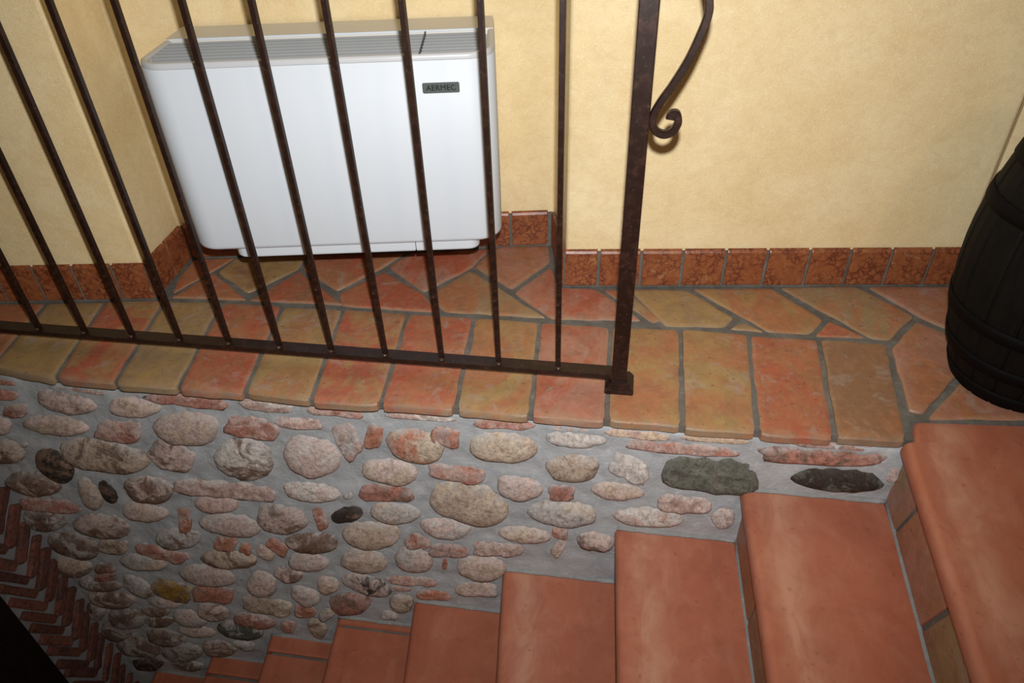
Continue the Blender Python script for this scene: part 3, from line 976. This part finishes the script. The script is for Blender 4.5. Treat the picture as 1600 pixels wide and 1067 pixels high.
fr_pts = [hc(at_z(u, ZT)) for u in ((222, 100), (253, 45), (772, 72), (772, 22), (745, 82), (660, 85), (400, 95), (250, 104))]
UL = (fr_pts[0][0] * .65 + fr_pts[1][0] * .35); UR = (fr_pts[2][0] + fr_pts[3][0]) / 2
DP = sum(q[1] for q in fr_pts[4:7]) / 3
front_p = O3 + N3 * DP
zb1 = at_plane((330, 390), front_p, N3)[2]; zb2 = at_plane((745, 379), front_p, N3)[2]
ZB = (zb1 + zb2) / 2
heater = empty('wall_heater', tuple(O3 + U3 * (UL + UR) / 2 + np.array([0, 0, ZB])))
tag(heater, 'white fan coil wall heater with slatted grey top standing in the niche behind the railing', 'heater')
HB = np.array(heater.location)


def hp(u, d, z): return tuple(O3 + U3 * u + N3 * d + np.array([0, 0, z]) - HB)


def outline(ins, rc=.052, d0=.004):
    """plan outline, back corners square, front corners round, moved in by ins"""
    a, b, d1 = UL + ins, UR - ins, DP - ins
    r = max(.006, rc - ins)
    o = [(a, d0)]
    for t in np.linspace(0, math.pi / 2, 9): o.append((a + r - r * math.cos(t), d1 - r + r * math.sin(t)))
    for t in np.linspace(math.pi / 2, 0, 9): o.append((b - r + r * math.cos(t), d1 - r + r * math.sin(t)))
    o.append((b, d0))
    return o


lv = [(.010, ZB), (.004, ZB + .001), (.001, ZB + .004), (0, ZB + .009), (0, ZT - .011), (.0005, ZT - .0105)]
v, f = loops_mesh([[hp(u, d, z) for u, d in outline(i)] for i, z in lv])
bd = mesh_obj('body', v, f, WHITE, heater, True)
bd.modifiers.new('split', 'EDGE_SPLIT').split_angle = math.radians(45)
lv = [(.0008, ZT - .010), (.0008, ZT - .005), (.002, ZT - .0015), (.005, ZT), (.010, ZT - .0005), (.0135, ZT - .003), (.0145, ZT - .022)]
v, f = loops_mesh([[hp(u, d, z) for u, d in outline(i)] for i, z in lv], True, False)
k = len(v); v += [hp(u, d, ZT - .0218) for u, d in outline(.0145)]
f.append(tuple(range(k, k + 20)))
fr_ = mesh_obj('top_frame', v, f, m_plain('pale_grey_plastic', (.52, .535, .555), .32, .5, 0, var=.03), heater, True)
fr_.modifiers.new('split', 'EDGE_SPLIT').split_angle = math.radians(45)
DG = DP * .385                                  # the flat rear cover ends here
cvl = [[hp(u, d, z) for u, d in ((UL + .002, .004), (UL + .002, DG), (UR - .002, DG), (UR - .002, .004))] for z in (ZT - .018, ZT + .001, )]
v, f = loops_mesh(cvl)
mesh_obj('rear_cover', v, f, BEIGE, heater)
v, f = loops_mesh([[hp(u, d, z) for u, d in ((UL + .016, DG - .001), (UL + .016, DG + .003), (UR - .016, DG + .003), (UR - .016, DG - .001))] for z in (ZT - .002, ZT + .0022)])
mesh_obj('ridge', v, f, WHITE, heater)
grille = empty('grille', (0, 0, 0)); grille.parent = heater
UD = hc(at_z((661, 62), ZT))[0]
v, f = loops_mesh([[hp(u, d, z) for u, d in outline(.0140, .052, DG + .004)] for z in (ZT - .0215, ZT - .0195)])
mesh_obj('slot_floor', v, f, DARKSLOT, grille)
NS = 7
sp_ = (DP - .016 - DG - .003) / NS
for part in ((UL + .017, UD - .0015), (UD + .0015, UR - .017)):
    for s in range(NS):
        d0 = DG + .003 + s * sp_
        cut = .020 if s == NS - 1 else (.007 if s == NS - 2 else 0)
        a, b = part
        if a < UD - .1: a += cut
        else: b -= cut
        prof = [(d0 + sp_ * .05, ZT - .012), (d0 + sp_ * .40, ZT - .003), (d0 + sp_ * .62, ZT - .002), (d0 + sp_ * .74, ZT - .004), (d0 + sp_ * .45, ZT - .015)]
        v, f = loops_mesh([[hp(a, d, z) for d, z in prof], [hp(b, d, z) for d, z in prof]])
        mesh_obj('slat', v, f, GREY, grille)
v, f = loops_mesh([[hp(u, d, z) for u, d in ((UD - .0012, DG + .006), (UD - .0012, DP - .004), (UD + .0012, DP - .004), (UD + .0012, DG + .006))] for z in (ZT - .019, ZT + .0006)])
mesh_obj('divider', v, f, DARKSLOT, grille)
# tray under the front
tl, tr_ = at_plane((366, 388), front_p - N3 * .012, N3), at_plane((749, 380), front_p - N3 * .012, N3)
tu0, tu1 = hc(tl)[0], hc(tr_)[0]
TZ = (at_plane((400, 402), front_p - N3 * .012, N3)[2] + at_plane((700, 390), front_p - N3 * .012, N3)[2]) / 2
us = hc(at_plane((650, 384), front_p - N3 * .012, N3))[0]
for a, b in ((tu0, us - .0008), (us + .0008, tu1)):
    r = .022
    ol = [(a, .05)] + ([(a + r - r * math.cos(t), DP - .010 - r + r * math.sin(t)) for t in np.linspace(0, math.pi / 2, 6)] if a == tu0 else [(a, DP - .010)])
    ol += ([(b - r + r * math.cos(t), DP - .010 - r + r * math.sin(t)) for t in np.linspace(math.pi / 2, 0, 6)] if b == tu1 else [(b, DP - .010)]) + [(b, .05)]
    c = np.array([(a + b) / 2, DP * .5])
    lv = [(.97, TZ), (.992, TZ + .002), (1, TZ + .005), (1, ZB + .0005)]
    v, f = loops_mesh([[hp(*(c + (np.array(q) - c) * s), z) for q in ol] for s, z in lv])
    mesh_obj('lower_tray', v, f, WHITE, heater)
# wall bracket that carries it
v, f = loops_mesh([[hp(u, d, z) for u, d in ((UL + .06, -.008), (UL + .06, .03), (UR - .06, .03), (UR - .06, -.008))] for z in (ZB + .02, ZT - .06)])
mesh_obj('wall_bracket', v, f, DARKSLOT, heater)
# badge
b0, b1 = at_plane((660, 137), front_p, N3), at_plane((718, 135), front_p, N3)
bu0, bu1 = hc(b0)[0], hc(b1)[0]
bz0, bz1 = at_plane((690, 145), front_p, N3)[2], at_plane((690, 128.5), front_p, N3)[2]
ol = []
r = .0028
for cx, cz, t0 in ((bu1 - r, bz1 - r, 0), (bu0 + r, bz1 - r, 90), (bu0 + r, bz0 + r, 180), (bu1 - r, bz0 + r, 270)):
    for t in np.linspace(0, 90, 4): ol.append((cx + r * math.cos(math.radians(t0 + t)), cz + r * math.sin(math.radians(t0 + t))))
cc = np.array([(bu0 + bu1) / 2, (bz0 + bz1) / 2])
v, f = loops_mesh([[hp(q[0], DP + dd, q[1]) for q in (cc + (np.array(p) - cc) * s for p in ol)] for s, dd in ((1, -.001), (1, .0012), (.975, .0018))])
badge = mesh_obj('badge', v, f, PLATE, heater)
tc = bpy.data.curves.new('lettering', 'FONT')
tc.body = 'AERMEC'; tc.align_x = 'CENTER'; tc.align_y = 'CENTER'; tc.size = .0165; tc.extrude = .0004; tc.space_character = 1.05; tc.offset = 0
to = bpy.data.objects.new('lettering_curve', tc)
COL.objects.link(to)
dg = bpy.context.evaluated_depsgraph_get()
tm = bpy.data.meshes.new_from_object(to.evaluated_get(dg))
bpy.data.objects.remove(to)
tm.materials.clear(); tm.materials.append(LETTER)
lt = link(bpy.data.objects.new('lettering', tm), badge)
lc = hp(cc[0], DP + .0021, cc[1])
wid = max(q.co.x for q in tm.vertices) - min(q.co.x for q in tm.vertices)
sxx = (bu1 - bu0) * .80 / wid
lt.matrix_local = Matrix(((U3[0], 0, N3[0], lc[0]), (U3[1], 0, N3[1], lc[1]), (0, 1, 0, lc[2]), (0, 0, 0, 1))) @ Matrix.Diagonal((sxx, sxx, 1, 1))

# ------------------------------------------------------------------ barrel
BC = (.729, .110)
barrel = empty('barrel', (*BC, 0.0))
tag(barrel, 'black stained wooden barrel with dark hoops standing on the tiles at the right', 'barrel')
BH = .52


def br(z):
    t = (z - .26) / .26
    return .158 - .057 * t * t


NSV = 18
stave_me = None
for k in range(NSV):
    if stave_me is None:
        L = []
        for z in np.linspace(0.002, BH, 15):
            R_ = br(z); a = math.pi / NSV - .0006 / R_
            L.append([((R_ - dr_) * math.cos(t), (R_ - dr_) * math.sin(t), z) for t, dr_ in ((-a, .002), (-a * .8, .0), (0, -.0004), (a * .8, .0), (a, .002), (a, .018), (0, .018), (-a, .018))])
        v, f = loops_mesh(L)
        o = mesh_obj('stave', v, f, BARREL, barrel); stave_me = o.data
    else:
        o = link(bpy.data.objects.new('stave', stave_me), barrel)
    o.rotation_euler = (0, 0, 2 * math.pi * k / NSV)
for z0, z1 in ((.008, .036), (.072, .098), (.150, .174), (.346, .370), (.422, .448), (.484, .512)):
    L = []
    for k in range(64):
        t = 2 * math.pi * k / 64
        L.append([(rr * math.cos(t), rr * math.sin(t), z) for rr, z in ((br(z0) - .001, z0), (br(z0) + .0026, z0), (br((z0 + z1) / 2) + .003, (z0 + z1) / 2), (br(z1) + .0026, z1), (br(z1) - .001, z1))])
    v, f = loops_mesh(L + [L[0]], False, False)
    mesh_obj('hoop', v, f, HOOP, barrel, True)
for z in (.02, BH - .035):
    L = [[((br(z) - .014) * math.cos(t), (br(z) - .014) * math.sin(t), zz) for t in np.linspace(0, 2 * math.pi, 48, endpoint=False)] for zz in (z, z + .015)]
    v, f = loops_mesh(L)
    mesh_obj('head', v, f, BARREL, barrel)
